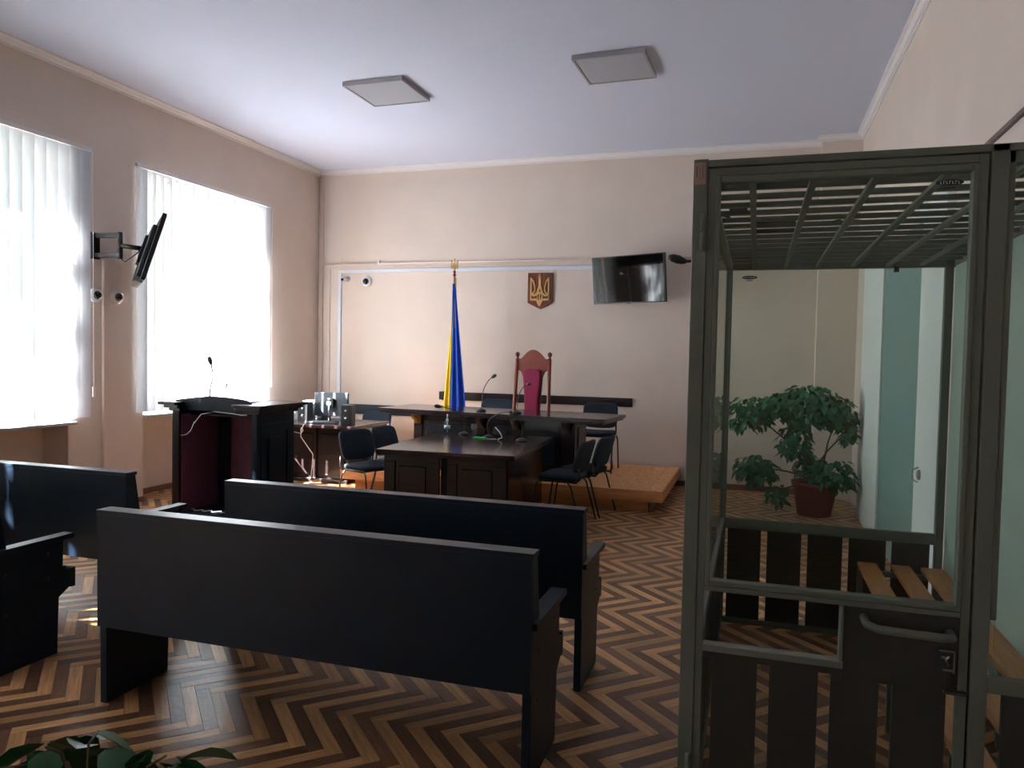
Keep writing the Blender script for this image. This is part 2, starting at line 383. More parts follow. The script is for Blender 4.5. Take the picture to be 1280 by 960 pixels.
# back wall piping and ducts
B(-6.24, -6.19, YB-.03, YB, .07, 4.24).build('trim_4', M_PIPE, kind='structure')
t = thing('heating_pipe', 'thin cream pipe running across the whole back wall above the white duct', 'pipe')
MB().tube([(-6.18, 9.97, 2.94), (.66, 9.97, 2.955)], .012, 8).build('pipe', M_PIPE, t)
for xh in (-5.26, -1.0): MB().box(xh-.012, xh+.012, 9.95, 10, 2.93, 2.985).build('pipe_hook', M_COVE, t)
t = thing('cable_duct', 'wide white plastic cable duct crossing the back wall and dropping in the corner', 'duct')
B(-5.93, -2.0, 9.975, YB, 2.815, 2.865).build('horizontal_duct', M_DUCT, t, bevel=.003)
B(-5.93, -5.88, 9.975, YB, .07, 2.815).build('vertical_duct', M_DUCT, t, bevel=.003)
t = thing('wall_trunking', 'narrow cream trunking framing the left end of the back wall', 'duct')
B(-6.10, -2.0, 9.985, YB, 2.875, 2.895).build('horizontal_trunking', M_PIPE, t)
B(-6.10, -6.07, 9.985, YB, .07, 2.875).build('vertical_trunking', M_PIPE, t)
t = thing('wall_conduit', 'pale conduit running along the right wall above the cage', 'duct')
B(XR-.02, XR, 1.2, 4.6, 2.775, 2.80, T=Matrix.Rotation(0, 4, 'X')).build('conduit', M_CORB, t)
t = thing('wall_conduit', 'vertical white conduit below the television arm between the two windows', 'duct')
B(XL, XL+.03, 6.03, 6.06, .05, 2.52).build('conduit', M_PIPE, t)
# wooden rails on back wall
tag(B(-4.28, -1.53, 9.97, YB, 1.0, 1.115).build('wall_rail', M_DARK, bevel=.004), 'long dark wooden rail on the back wall behind the high red chair', 'wall rail')
tag(B(-6.2, -4.45, 9.97, YB, .745, .885).build('wall_rail', M_BLACK, bevel=.004), 'lower dark wooden rail on the back wall behind the computer monitor', 'wall rail')
tag(B(-4.245, -4.185, 9.985, YB, .99, 1.12).build('wall_socket', M_PLAS2, bevel=.004), 'small grey box on the back wall beside the flag', 'socket')
t = thing('wall_patch', 'small nail hooks left in the back wall above the cameras', 'hook'); MB().box(-5.885, -5.87, 9.985, 10, 3.01, 3.03).build('nail', M_PIPE, t)

# ceiling lamps
for lb, cx_, cy_, rz in (('square ceiling light panel nearer the windows', -3.65, 7.055, -.01), ('square ceiling light panel nearer the right wall', -1.305, 6.98, -.03)):
    t = thing('ceiling_lamp', lb, 'ceiling lamp', (cx_, cy_, 0), rz, 'square ceiling lights')
    s_ = .325; z0 = 4.275
    for q in ((-s_, s_, -s_, -s_+.02), (-s_, s_, s_-.02, s_), (-s_, -s_+.02, -s_+.02, s_-.02), (s_-.02, s_, -s_+.02, s_-.02)):
        B(*q, z0, H).build('frame_side', M_LFRM, t)
    B(-s_+.02, s_-.02, -s_+.02, s_-.02, z0+.006, z0+.012).build('diffuser', M_DIFF, t)

# right wall: teal door between white casings
d1 = struct('door_1')
B(XR-.035, XR, 5.90, 7.54, .03, 2.65).build('door_leaf', M_TEAL, d1, bevel=.004)
B(XR-.05, XR, 7.56, 8.86, 0, 2.73).build('door_casing', M_WHITE, d1, bevel=.004)
B(XR-.05, XR, 5.20, 5.88, 0, 2.73).build('door_casing', M_WHITE, d1, bevel=.004)
B(XR-.05, XR, 5.88, 7.56, 2.65, 2.73).build('door_casing', M_WHITE, d1, bevel=.004)
MB().lathe([(.035, 0), (.035, .012), (.02, .02)], seg=20, T=Matrix.Translation((XR-.05, 5.68, .90)) @ Matrix.Rotation(-PI/2, 4, 'Y')).tube([(XR-.06, 5.68, .95), (XR-.10, 5.68, .93), (XR-.10, 5.68, .87), (XR-.06, 5.68, .85)], .006, 8).build('door_handle', M_SILL, d1)

# ------------------------------------------------------------ platform
t = thing('judge_platform', 'low pine platform against the back wall under the judges desk', 'platform')
px0, px1, py0, py1 = -4.70, -.91, 8.05, 9.97
nb = 27; bw = (px1-px0)/nb
for i in range(nb):
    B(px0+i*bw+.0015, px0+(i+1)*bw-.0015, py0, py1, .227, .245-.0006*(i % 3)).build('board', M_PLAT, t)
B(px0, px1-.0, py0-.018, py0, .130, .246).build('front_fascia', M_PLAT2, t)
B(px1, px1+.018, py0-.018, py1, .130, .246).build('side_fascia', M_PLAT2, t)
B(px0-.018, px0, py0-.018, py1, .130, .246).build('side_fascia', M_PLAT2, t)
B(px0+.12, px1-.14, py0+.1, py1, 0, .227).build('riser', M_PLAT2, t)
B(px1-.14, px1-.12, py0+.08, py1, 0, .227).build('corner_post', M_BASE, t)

# ------------------------------------------------------------ black benches
def make_bench(loc, label):
    t = thing('courtroom_bench', label, 'bench', loc, 0, 'black courtroom benches')
    L_ = 2.08      # local x: -L..0, y: 0 rear .. front
    prof = [(0, 0), (.385, 0), (.395, .30), (.47, .345), (.47, .43), (.42, .45), (.425, .61), (.10, .61), (.055, .885), (.0, .885)]
    for x0 in (-.036, -L_):
        sp = MB().prism(prof, 'x', x0, x0+.036).build('side_panel', M_BLACK, t, bevel=.002)
        ox = x0+.036 if x0 > -1 else x0
        s_ = 1 if x0 > -1 else -1
        for yy, zz in ((.09, .50), (.33, .42), (.09, .30), (.33, .55)):
            MB().lathe([(.007, 0), (.006, .003)], seg=8, T=Matrix.Translation((ox, yy, zz)) @ Matrix.Rotation(s_*PI/2, 4, 'Y')).build('screw', M_PLAS, sp)
        B(x0-.017, x0+.055, -.005 if x0 > -1 else .0, .475, .61, .636).build('armrest', M_BLACK, t, bevel=.002)
    B(-L_, 0, -.018, 0, .365, .885).build('back_board', M_BLACK, t, bevel=.001)
    MB().prism([(.002, .45), (.10, .45), (.10, .62), (.055, .885), (.002, .885)], 'x', -L_+.036, -.036).build('backrest', M_BLACK, t)
    B(-L_-.004, .004, -.02, .064, .885, .906).build('top_cap', M_BLACK, t, bevel=.002)
    B(-L_+.036, -.036, .05, .47, .425, .45).build('seat', M_BLACK, t, bevel=.002)
    B(-L_-.0, .0, .472, .50, .335, .44).build('seat_apron', M_BLACK, t, bevel=.002)
    B(-L_+.036, -.036, .25, .27, .30, .425).build('stretcher', M_BLACK, t)
    return t
bench = make_bench((-.775, 2.735, 0), 'nearest black bench, its long back across the middle foreground')
KB = dict()
dup(bench, (-.775, 3.615, 0), 0, 'black bench directly in front of the nearest one, its top edge just below the tables')
dup(bench, (-3.545, 3.60, 0), 0, 'black bench near the windows with sun streaks across its back')
dup(bench, (-3.535, 2.72, 0), 0, 'black bench at the left edge of the photo, showing only its end panel and armrest')

# ------------------------------------------------------------ stacking chairs
def make_chair(loc, rz, label, group):
    # faces +y locally; origin at floor under the seat centre
    t = thing('conference_chair', label, 'chair', loc, rz, group)
    def pad(w_, h_, th, T, curve=0.0, n=8):
        vs = []; fs = []; pts = []
        seg = 24
        ring = []
        for k in range(seg):
            a = 2*PI*k/seg; c, s = math.cos(a), math.sin(a); e = .42
            ring.append((math.copysign(abs(c)**e, c)*w_/2, math.copysign(abs(s)**e, s)*h_/2))
        layers = [(-th/2, .90), (-th/2*.6, .985), (0, 1.0), (th/2*.6, .985), (th/2, .88), (th/2*1.12, .5)]
        for z, sc in layers:
            for x, y in ring: vs.append((x*sc, y*sc, z+curve*((2*x/w_)**2)))
        for i in range(len(layers)-1):
            for k in range(seg): fs.append((i*seg+k, i*seg+(k+1) % seg, (i+1)*seg+(k+1) % seg, (i+1)*seg+k))
        fs.append(tuple(reversed(range(seg)))); fs.append(tuple((len(layers)-1)*seg+k for k in range(seg)))
        return MB().add(vs, fs, True, T)
    pad(.47, .42, .055, Matrix.Translation((0, .01, .455)), .012).build('seat', M_FAB, t)
    Tb = Matrix.Translation((0, -.235, .665)) @ Matrix.Rotation(math.radians(-78)+PI, 4, 'X')
    pad(.45, .33, .045, Matrix.Translation((0, -.235, .665)) @ Matrix.Rotation(math.radians(106), 4, 'X') @ Matrix.Rotation(PI, 4, 'X'), .03).build('backrest', M_FAB, t)
    for s in (-1, 1):
        MB().tube([(s*.225, .17, .43), (s*.235, .20, .40), (s*.235, .25, 0.0)], .011, 8, flat=.8).build('leg', M_TUBE, t)
        MB().tube([(s*.225, -.12, .43), (s*.235, -.16, .38), (s*.235, -.27, 0.0)], .011, 8, flat=.8).build('leg', M_TUBE, t)
        MB().tube([(s*.225, .175, .43), (s*.225, -.12, .43)], .010, 8).build('seat_rail', M_TUBE, t)
        MB().tube([(s*.20, -.10, .43), (s*.20, -.20, .425), (s*.20, -.235, .46), (s*.20, -.225, .56)], .011, 8).build('back_support', M_TUBE, t)
    MB().tube([(-.225, .12, .425), (.225, .12, .425)], .009, 8).build('cross_bar', M_TUBE, t)
    return t
gA = 'charcoal conference chairs around the tables'
R = math.radians
chair = make_chair((-3.83, 7.12, 0), R(-110), 'charcoal padded chair left of the table, nearest the computer desk', gA)
dup(chair, (-3.72, 7.62, 0), R(-98), 'charcoal padded chair left of the table, partly behind the table corner')
dup(chair, (-1.80, 7.38, 0), R(84), 'charcoal padded chair right of the table, nearer of the side-on pair')
dup(chair, (-1.70, 7.90, 0), R(80), 'charcoal padded chair right of the table, farther of the side-on pair')
dup(chair, (-1.86, 9.3, .245), R(180), 'charcoal padded chair on the platform behind the right end of the judges desk')
dup(chair, (-3.24, 9.3, .245), R(180), 'charcoal padded chair between the flag and the high red chair')
dup(chair, (-5.05, 9.35, 0), R(180), 'charcoal padded chair behind the computer desk speaker')

# ------------------------------------------------------------ lectern
t = thing('lectern', 'dark wooden lectern with open reddish back and corniced top beside the window', 'lectern', (-5.0, 5.58, 0))
W_, D_ = .90, .56
B(0, .075, 0, D_, 0, 1.09).build('side_panel', M_DARK, t, bevel=.003)
B(W_-.05, W_, 0, D_, 0, 1.09).build('side_panel', M_BLACK, t, bevel=.003)
ip = MB().box(W_, W_+.012, .05, D_-.05, .12, .20).box(W_, W_+.012, .05, D_-.05, .93, 1.0).box(W_, W_+.012, .05, .12, .20, .93).box(W_, W_+.012, D_-.12, D_-.05, .20, .93).build('panel_frame', M_BLACK, t, bevel=.002)
B(W_, W_+.018, .16, D_-.16, .26, .88).build('inset_panel', M_BLACK, t, bevel=.006)
B(.075, W_-.05, D_-.03, D_, 0, 1.14).build('front_board', M_RED, t)
B(.075, W_-.05, .02, D_-.03, .14, .17).build('base_board', M_BLACK, t)
B(.075, W_-.05, .02, .05, 0, .14).build('plinth', M_BLACK, t)
B(.075, .22, D_-.05, D_-.03, .17, 1.06).build('corner_batten', M_BLACK, t)
B(.075, .087, .03, D_-.05, .17, 1.06).build('inner_lining', M_RED, t)
B(.075, W_-.05, .14, D_-.03, 1.045, 1.068).build('shelf', M_TOP, t, bevel=.002)
# corniced top
for k, (e, z0, z1) in enumerate(((.02, 1.09, 1.12), (.05, 1.12, 1.15), (.085, 1.15, 1.175))):
    B(-e, .10, -e, D_+e, z0, z1).build('moulding', M_DARK, t, bevel=.004)
    B(W_-.20, W_+e+.01, -e, D_+e, z0, z1).build('moulding', M_DARK, t, bevel=.004)
    B(.10, W_-.20, D_-.06, D_+e, z0, z1).build('moulding', M_DARK, t)
MB().prism([(.0, 1.10), (W_-.10, 1.10), (W_-.10, 1.195), (.7, 1.215), (.55, 1.228), (.40, 1.232), (.25, 1.222), (.0, 1.19)], 'y', .045, .07).build('arched_apron', M_BLACK, t)
MB().prism([(.05, 1.20), (D_, 1.165), (D_, 1.15), (.05, 1.18)], 'x', .10, W_-.2).build('sloped_top', M_TOP, t)
# cables under lectern top
tag(MB().tube([(-4.62, 5.66, 1.09), (-4.70, 5.60, 1.07), (-4.77, 5.60, .99), (-4.79, 5.62, 1.0), (-4.81, 5.6, .92), (-4.86, 5.6, .88), (-4.92, 5.6, .87)], .0035, 6).build('cable', M_CAMB), 'thin white cable dangling inside the open lectern', 'cable')
tag(MB().tube([(-4.60, 5.64, 1.095), (-4.5, 5.64, 1.09), (-4.4, 5.64, 1.085), (-4.30, 5.64, 1.075), (-4.25, 5.64, 1.08)], .005, 6).build('cable', M_CAMB), 'pale cable lying along the shelf under the lectern top', 'cable')
tag(MB().tube([(-4.92+.02*k, 5.72+.03*math.sin(k*1.3), .176) for k in range(36)], .005, 6).build('cable', M_CAMB), 'white cable heaped on the floor board of the lectern', 'cable')
def gooseneck(label, base, pts, head, loc=(0, 0, 0), plate=True, rr=.005, headr=.013, hl=.05):
    t = thing('gooseneck_microphone', label, 'microphone', loc, 0, 'gooseneck microphones')
    if plate:
        MB().lathe([(.058, 0), (.06, .008), (.045, .022), (.02, .034)], base, 18).build('base', M_PLAS, t)
    else: MB().lathe([(.012, 0), (.012, .02), (.006, .03)], base, 12).build('socket', M_PLAS, t)
    b = Vector(base)
    P_ = [b+Vector((0, 0, .02))]+[Vector(p) for p in pts]
    # smooth
    for _ in range(2):
        Q = [P_[0]]
        for i in range(len(P_)-1): Q += [P_[i]*.75+P_[i+1]*.25, P_[i]*.25+P_[i+1]*.75]
        Q.append(P_[-1]); P_ = Q
    MB().tube(P_, rr, 7).build('neck', M_PLAS, t)
    d = (Vector(head)-P_[-1]).normalized(); p0 = P_[-1]
    MB().tube([p0, p0+d*hl*.15, p0+d*hl*.5, p0+d*hl*.85, p0+d*hl], [headr*.5, headr*.85, headr*1.15, headr, headr*.35], 12).build('foam_head', M_PLAS, t)
    return t
gooseneck('tall gooseneck microphone rising from the lectern against the bright blind', (-4.815, 5.85, 1.195), [(-4.81, 5.85, 1.30), (-4.77, 5.85, 1.40), (-4.80, 5.85, 1.51)], (-4.83, 5.85, 1.60), plate=False, headr=.017, hl=.075)
gooseneck('short thin microphone stub beside the tall one on the lectern', (-4.655, 5.85, 1.18), [(-4.655, 5.85, 1.24), (-4.64, 5.85, 1.29)], (-4.61, 5.85, 1.36), plate=False, headr=.008, hl=.06)

# ------------------------------------------------------------ clerk desk and its clutter
def panel_on(mbx, x0, x1, y, z0, z1, d=.014):   # raised panel with border on a -y face
    mbx.box(x0, x1, y-d, y, z0, z1); return mbx
t = thing('clerk_desk', 'dark panelled desk carrying the computer, behind the lectern', 'desk', (-4.80, 8.12, 0))
B(-1.30, .22, -.02, .92, .715, .75).build('desktop', M_TOP, t, bevel=.003)
B(-1.22, -.03, .28, .30, .05, .715).build('front_panel', M_DARK, t)
for x0, x1 in ((-.83, -.52), (-.43, -.12), (-1.20, -.90)):
    B(x0, x1, .262, .28, .09, .61).build('inset_panel', M_DARK, t, bevel=.006)
for x0 in (-.885, -.49, -.09): B(x0-.022, x0+.022, .255, .28, .05, .715).build('stile', M_DARK, t, bevel=.003)
B(-1.24, -.0, .22, .32, 0, .05).build('base_rail', M_DARK, t, bevel=.004)
B(-.05, -.02, .25, .88, .0, .715).build('side_panel', M_DARK, t)
B(-1.24, -1.21, .25, .88, .0, .715).build('side_panel', M_DARK, t)
t = thing('computer_monitor', 'computer monitor seen from behind on the clerk desk', 'monitor', (-5.20, 8.62, .75))
B(-.245, .245, -.02, .02, .07, .375).build('casing', M_PLAS2, t, bevel=.008)
B(-.22, .22, .021, .023, .09, .355).build('screen', M_SCR, t)
B(-.06, .06, -.06, -.02, .18, .30).build('rear_hub', M_PLAS, t, bevel=.006)
MB().tube([(0, -.05, .24), (.015, -.08, .15), (0, -.05, .012)], [.018, .016, .02], 8).build('stand_neck', M_CHROME, t)
B(-.03, .03, -.068, -.058, .22, .26).build('rating_sticker', M_PAPER, t)
MB().lathe([(.11, 0), (.11, .008), (.03, .015)], (0, -.02, 0), 20).build('stand_foot', M_PLAS, t)
def speaker(loc, rz, label):
    t = thing('computer_speaker', label, 'speaker', loc, rz, 'computer speakers on the clerk desk')
    B(-.07, .07, -.08, .08, 0, .245).build('cabinet', M_PLAS2, t, bevel=.005)
    B(-.06, .06, -.085, -.08, .01, .235).build('rear_plate', M_PLAS, t)
    for z in (.17, .08): MB().lathe([(.02, 0), (.014, .006)], seg=12, T=Matrix.Translation((0, -.085, z)) @ Matrix.Rotation(PI/2, 4, 'X')).build('dial', M_CHROME, t)
    return t
speaker((-5.50, 8.48, .75), R(10), 'grey computer speaker with sockets left of the monitor'); speaker((-4.82, 8.38, .75), R(12), 'grey computer speaker with pull switch right of the monitor')
for k in range(5):
    tag(B(-.15, .15, -.10, .10, 0, .028, T=Matrix.Translation((-5.86+.015*(k % 2), 8.62, .7505+.0295*k)) @ Matrix.Rotation(.1*k-.2, 4, 'Z')).build('paper_folder', M_PAPER), 'white paper folder in the stack left of the monitor, %s' % ['bottom of the pile', 'second from the bottom', 'middle of the pile', 'second from the top', 'top of the pile'][k], 'folder', 'paper folders on the clerk desk')
t = thing('printer', 'dark printer with white lid behind the folders', 'printer', (-5.62, 8.91, .75)); B(-.17, .17, -.1, .12, 0, .2).build('body', M_PLAS, t, bevel=.01); B(-.15, .15, -.09, .1, .2, .24).build('lid', M_PAPER, t, bevel=.01)
t = thing('keyboard', 'black keyboard in front of the monitor stand', 'keyboard', (-5.16, 8.34, .75), R(4)); B(-.2, .2, -.06, .06, 0, .018).build('body', M_PLAS, t, bevel=.004)
for r_ in range(4):
    B(-.19, .19, -.052+r_*.026, -.032+r_*.026, .018, .023).build('key_row', M_PLAS2, t)
tag(MB().tube([(-5.75, 8.36, .70), (-5.62, 8.385, .62), (-5.5, 8.385, .60), (-5.36, 8.22, .66), (-5.29, 8.09, .70), (-5.27, 8.09, .745), (-5.26, 8.11, .758), (-5.30, 8.2, .757)], .005, 6).build('cable', M_CAMB), 'white cable looping over the front of the clerk desk', 'cable')
tag(MB().tube([(-5.30, 8.088, .71), (-5.30, 8.08, .60), (-5.29, 8.34, .35), (-5.29, 8.30, .06), (-5.28, 8.26, .055)], .005, 6).build('cable', M_CAMB), 'white cable hanging straight down the clerk desk front', 'cable')
tag(MB().tube([(-5.55+.05*k, 8.42+.03*math.sin(k*1.9), .757) for k in range(12)], .004, 6).build('cable', M_PLAS), 'black cable tangled under the monitor', 'cable')

# ------------------------------------------------------------ attorneys table
t = thing('attorneys_table', 'dark panelled table in front of the judges desk, reflecting the wall', 'table', (-2.635, 6.26, 0), R(3.5))
B(-.655, .655, 0, 1.70, .735, .77).build('tabletop', M_TOP, t, bevel=.003)
B(-.655, .655, .012, 1.59, .715, .735).build('edge_moulding', M_DARK, t, bevel=.004)
for a, b in ((-.58, -.06), (.02, .57)):
    B(a, b, .07, .09, 0, .715).build('end_panel', M_DARK, t)
    for q in ((a, a+.09, .05, .07, .08, .66), (b-.09, b, .05, .07, .08, .66), (a, b, .05, .07, .66, .715), (a, b, .05, .07, 0, .08)):
        B(*q).build('rail', M_DARK, t, bevel=.003)
    B(a+.13, b-.13, .055, .07, .13, .62).build('inset_panel', M_DARK, t, bevel=.008)
B(-.60, -.58, .07, 1.50, 0, .715).build('side_panel', M_DARK, t); B(.57, .59, .07, 1.50, 0, .715).build('side_panel', M_DARK, t)
for z0 in (0,): B(-.06, .02, .11, .13, 0, .715).build('gap_shade_board', M_BLACK, t)  # black board added in the gap, shade between the desks painted as colour

# ------------------------------------------------------------ judges desk
jt = thing('judges_desk', 'long dark judges desk with carved brackets, on the pine platform', 'desk', (-2.875, 7.99, .245), R(-6))
B(-1.37, 1.34, 0, .84, .715, .75).build('desktop', M_TOP, jt, bevel=.003)
B(-1.35, 1.32, .015, .82, .69, .715).build('edge_moulding', M_DARK, jt, bevel=.004)
B(-1.12, .78, .42, .44, 0, .69).build('front_panel', M_DARK, jt)
B(.78, .90, .40, .46, 0, .69).build('corner_panel', M_DARK, jt, bevel=.004)
B(.875, .90, .44, .80, 0, .69).build('side_panel', M_DARK, jt); B(-1.12, -1.09, .44, .80, 0, .69).build('side_panel', M_DARK, jt)
B(.90, .91, .50, .76, .08, .60).build('side_inset', M_DARK, jt, bevel=.004)
B(-1.12, .90, .39, .42, 0, .07).build('base_rail', M_DARK, jt, bevel=.003)
for a, b in ((-.98, -.31), (-.13, .14), (.29, .72)):
    B(a, b, .408, .42, .12, .60).build('inset_panel', M_DARK, jt, bevel=.006)
    B(a+.05, b-.05, .398, .408, .17, .55).build('inset_panel', M_BLACK, jt, bevel=.005)
for k, xb in enumerate((-1.05, -.22, .215, .81)):
    B(xb-.05, xb+.05, .405, .42, .07, .69).build('pilaster', M_DARK, jt, bevel=.003)
    mc = MB().prism([(.405, .685), (.30, .685), (.285, .65), (.31, .61), (.355, .60), (.365, .56), (.405, .545)], 'x', xb-.035, xb+.035)
    for q in range(3): mc.tube([(xb-.022+.022*q, .30, .67), (xb-.022+.022*q, .29, .63), (xb-.022+.022*q, .35, .59), (xb-.022+.022*q, .38, .55)], .009, 6)
    mc.build('carved_bracket', M_CORB_LIT if k == 0 else M_CORB, jt, label='carved bracket with golden sunlight painted into its colour' if k == 0 else None)
gooseneck('gooseneck microphone on the judges desk, left of the red chair', (-2.99, 8.20, .995), [(-2.985, 8.20, 1.12), (-2.97, 8.20, 1.26), (-2.90, 8.18, 1.36), (-2.86, 8.17, 1.39)], (-2.79, 8.15, 1.43), headr=.018, hl=.07)
gooseneck('gooseneck microphone on the judges desk, in front of the red chair', (-2.555, 8.17, .995), [(-2.545, 8.17, 1.12), (-2.53, 8.17, 1.22), (-2.47, 8.15, 1.31), (-2.44, 8.15, 1.325)], (-2.38, 8.13, 1.34), headr=.016, hl=.06)
gooseneck('gooseneck microphone on the table with its head bent to the left', (-3.02, 7.74, .77), [(-3.02, 7.74, .88), (-3.04, 7.72, .99), (-3.12, 7.68, 1.045), (-3.24, 7.62, 1.075)], (-3.34, 7.56, 1.09), headr=.019, hl=.08)
gooseneck('gooseneck microphone on the table curving up to the right', (-2.68, 7.58, .77), [(-2.70, 7.58, .88), (-2.66, 7.55, .98), (-2.52, 7.48, 1.05), (-2.42, 7.44, 1.065)], (-2.33, 7.40, 1.07), headr=.014, hl=.06)
gooseneck('gooseneck microphone near the right side of the table', (-2.27, 7.45, .77), [(-2.26, 7.45, .90), (-2.28, 7.45, .97), (-2.36, 7.42, 1.03)], (-2.40, 7.40, 1.06), headr=.01, hl=.04)
t = thing('sanitizer_bottle', 'clear pump bottle with white label on the table', 'bottle', (-3.21, 7.72, .77))
MB().lathe([(.031, 0), (.034, .01), (.034, .11), (.026, .135), (.013, .145)], seg=18).build('body', G_BOT, t)
MB().lathe([(.0345, .06), (.0345, .095)], seg=18).build('label', M_PAPER, t)
MB().lathe([(.014, .145), (.014, .165), (.005, .17), (.005, .20), (.010, .205), (.006, .22)], seg=12).build('pump', M_PAPER, t)
MB().tube([(0, 0, .14), (.002, 0, .02)], .003, 6).build('dip_tube', M_PAPER, t)
t = thing('drinking_glass', 'empty clear drinking glass on the table beside the microphone', 'glass', (-2.90, 7.73, .77)); MB().lathe([(.026, 0), (.033, .12), (.031, .12), (.024, .006)], seg=18).build('tumbler', G_BOT, t)
tag(B(-.075, .075, -.02, .02, 0, .012, T=Matrix.Translation((-2.745, 7.50, .7705)) @ Matrix.Rotation(-.1, 4, 'Z')).build('marker_case', M_GREEN, bevel=.004), 'bright green case lying on the table', 'pen case')
tag(B(-.05, .05, -.03, .03, 0, .006, T=Matrix.Translation((-2.60, 7.46, .7705)) @ Matrix.Rotation(.3, 4, 'Z')).build('note_pad', M_LABEL), 'small beige note pad beside the green case', 'notepad')
tag(MB().tube([(-2.52, 7.42, .776), (-2.47, 7.42, .80), (-2.50, 7.43, .85), (-2.56, 7.45, .90)], .004, 6).build('cable', M_CAMB), 'stiff white cable end sticking up beside the green case', 'cable')

jt.scale = (1.04, 1.0, 1.0)
# ------------------------------------------------------------ red high-back chair
t = thing('judge_chair', 'tall carved red-brown chair with crimson back behind the judges desk', 'chair', (-2.70, 9.2, .245), R(-4))
def sc_(pts): return pts
for s in (-1, 1):
    MB().tube([(s*.235, .02, 0), (s*.24, .02, .45), (s*.228, .05, .9), (s*.218, .09, 1.36)], .024, 8).build('back_post', M_THR, t)
    MB().lathe([(.018, 0), (.022, .012), (.012, .022), (.012, .03), (.024, .045), (.030, .065), (.024, .085), (.006, .097)], (s*.218, .09, 1.355), 14).build('finial', M_THR, t)
    MB().tube([(s*.24, -.42, 0), (s*.24, -.42, .66)], .024, 8).build('leg', M_THR, t)
    B(s*.25-.03, s*.25+.03, -.46, .03, .64, .67).build('armrest', M_THR, t, bevel=.008)
cr = []
for i in range(25):
    u = -1+2*i/24; x = u*.215
    z = 1.365+.115*max(0, math.cos(u*PI/1.5))**1.0*(1 if abs(u) < .75 else 0)
    cr.append((x, z))
cr2 = [(.215, 1.23), (.16, 1.20), (.13, 1.13), (-.13, 1.13), (-.16, 1.20), (-.215, 1.23)]
MB().prism(cr+cr2, 'y', .075, .10).build('crest_rail', M_THR, t)
MB().prism([(-.07, .45), (.07, .45), (.085, .85), (.115, 1.14), (.105, 1.21), (.06, 1.235), (-.06, 1.235), (-.105, 1.21), (-.115, 1.14), (-.085, .85)], 'y', .03, .08, T=Matrix.Translation((0, .0, 0))).build('back_cushion', M_CUSH, t, bevel=.012)
MB().prism([(-.095, .45), (.095, .45), (.11, .85), (.14, 1.20), (-.14, 1.20), (-.11, .85)], 'y', .08, .095).build('back_panel', M_THR, t)
B(-.24, .24, -.44, .03, .36, .43).build('seat_frame', M_THR, t, bevel=.006); B(-.22, .22, -.43, .02, .43, .49).build('seat_cushion', M_CUSH, t, bevel=.02)

# ------------------------------------------------------------ flag
def trident(mbx, w_, h_, th, T, sw):
    def ribbon(pts, wd, close=False):
        for (x0, z0), (x1, z1) in zip(pts, pts[1:]):
            d = Vector((x1-x0, z1-z0)); l = d.length
            if l < 1e-6: continue
            d /= l; n = Vector((-d.y, d.x))*wd/2; e = d*wd*.35
            poly = [(x0-e.x+n.x, z0-e.y+n.y), (x0-e.x-n.x, z0-e.y-n.y), (x1+e.x-n.x, z1+e.y-n.y), (x1+e.x+n.x, z1+e.y+n.y)]
            mbx.prism([(p[0]*w_, p[1]*h_) for p in poly], 'y', 0, -th, T=T)
    for s in (-1, 1):
        ribbon([(s*.46, .88), (s*.46, .22), (s*.16, .22), (s*.02, .04)], sw)
        ribbon([(s*.45, .86), (s*.34, .78), (s*.26, .62), (s*.25, .50), (s*.33, .42), (s*.46, .38)], sw)
        ribbon([(s*.46, .38), (s*.28, .34), (s*.14, .42), (s*.05, .60)], sw)
        ribbon([(0, .50), (s*.14, .34), (s*.10, .22), (0, .12)], sw*.8)
    ribbon([(0, .96), (0, .55)], sw*1.7); ribbon([(0, .55), (0, .06)], sw*.8); ribbon([(0, 1.0), (0, .9)], sw)
t = thing('state_flag', 'blue and yellow flag hanging furled on a pole with a gold trident finial', 'flag', (-3.86, 9.45, .245))
MB().tube([(0, 0, 0), (0, 0, 2.47)], .013, 10).build('pole', M_GOLD, t)
MB().lathe([(.14, 0), (.14, .02), (.03, .05), (.02, .1)], seg=20).build('stand', M_GOLD, t)
MB().lathe([(.014, 0), (.024, .02), (.012, .04), (.022, .06), (.014, .075)], (0, 0, 2.44), 12).build('pole_collar', M_THR, t)
mf = MB(); trident(mf, .10, .165, .01, Matrix.Translation((0, 0.005, 2.51)), .075); mf.build('trident_finial', M_GOLD, t)
def drape(name, m_, xa, xb, z0s, z1s, yoff, nf, amp, seed):
    vs = []; fs = []; nu, nv = 26, 22
    for j in range(nv+1):
        v = j/nv; z = z1s+(z0s-z1s)*v; wa = xa[0]+(xa[1]-xa[0])*v**.9; wb_ = xb[0]+(xb[1]-xb[0])*v**.9
        for i in range(nu+1):
            u = i/nu; x = wa+(wb_-wa)*u
            y = yoff+amp*(.3+.7*v)*math.sin(u*nf*PI+seed+v*.8)+.012*math.sin(v*5+u*3)
            vs.append((x, y, z))
    n1 = nu+1
    for j in range(nv):
        for i in range(nu): fs.append((j*n1+i, j*n1+i+1, (j+1)*n1+i+1, (j+1)*n1+i))
    o = MB().add(vs, fs, True).build(name, m_, t); sd = o.modifiers.new('solid', 'SOLIDIFY'); sd.thickness = .003; return o
drape('blue_cloth', M_BLUE, (-.012, -.045), (.026, .25), .30, 2.34, -.035, 5, .028, .4)
drape('yellow_cloth', M_YEL, (-.03, -.155), (.0, -.03), .34, 1.85, -.02, 3, .025, 1.4)
drape('yellow_edge', M_GOLD, (-.012, .02), (.03, .05), 1.75, 2.42, -.01, 2, .012, 2.4)

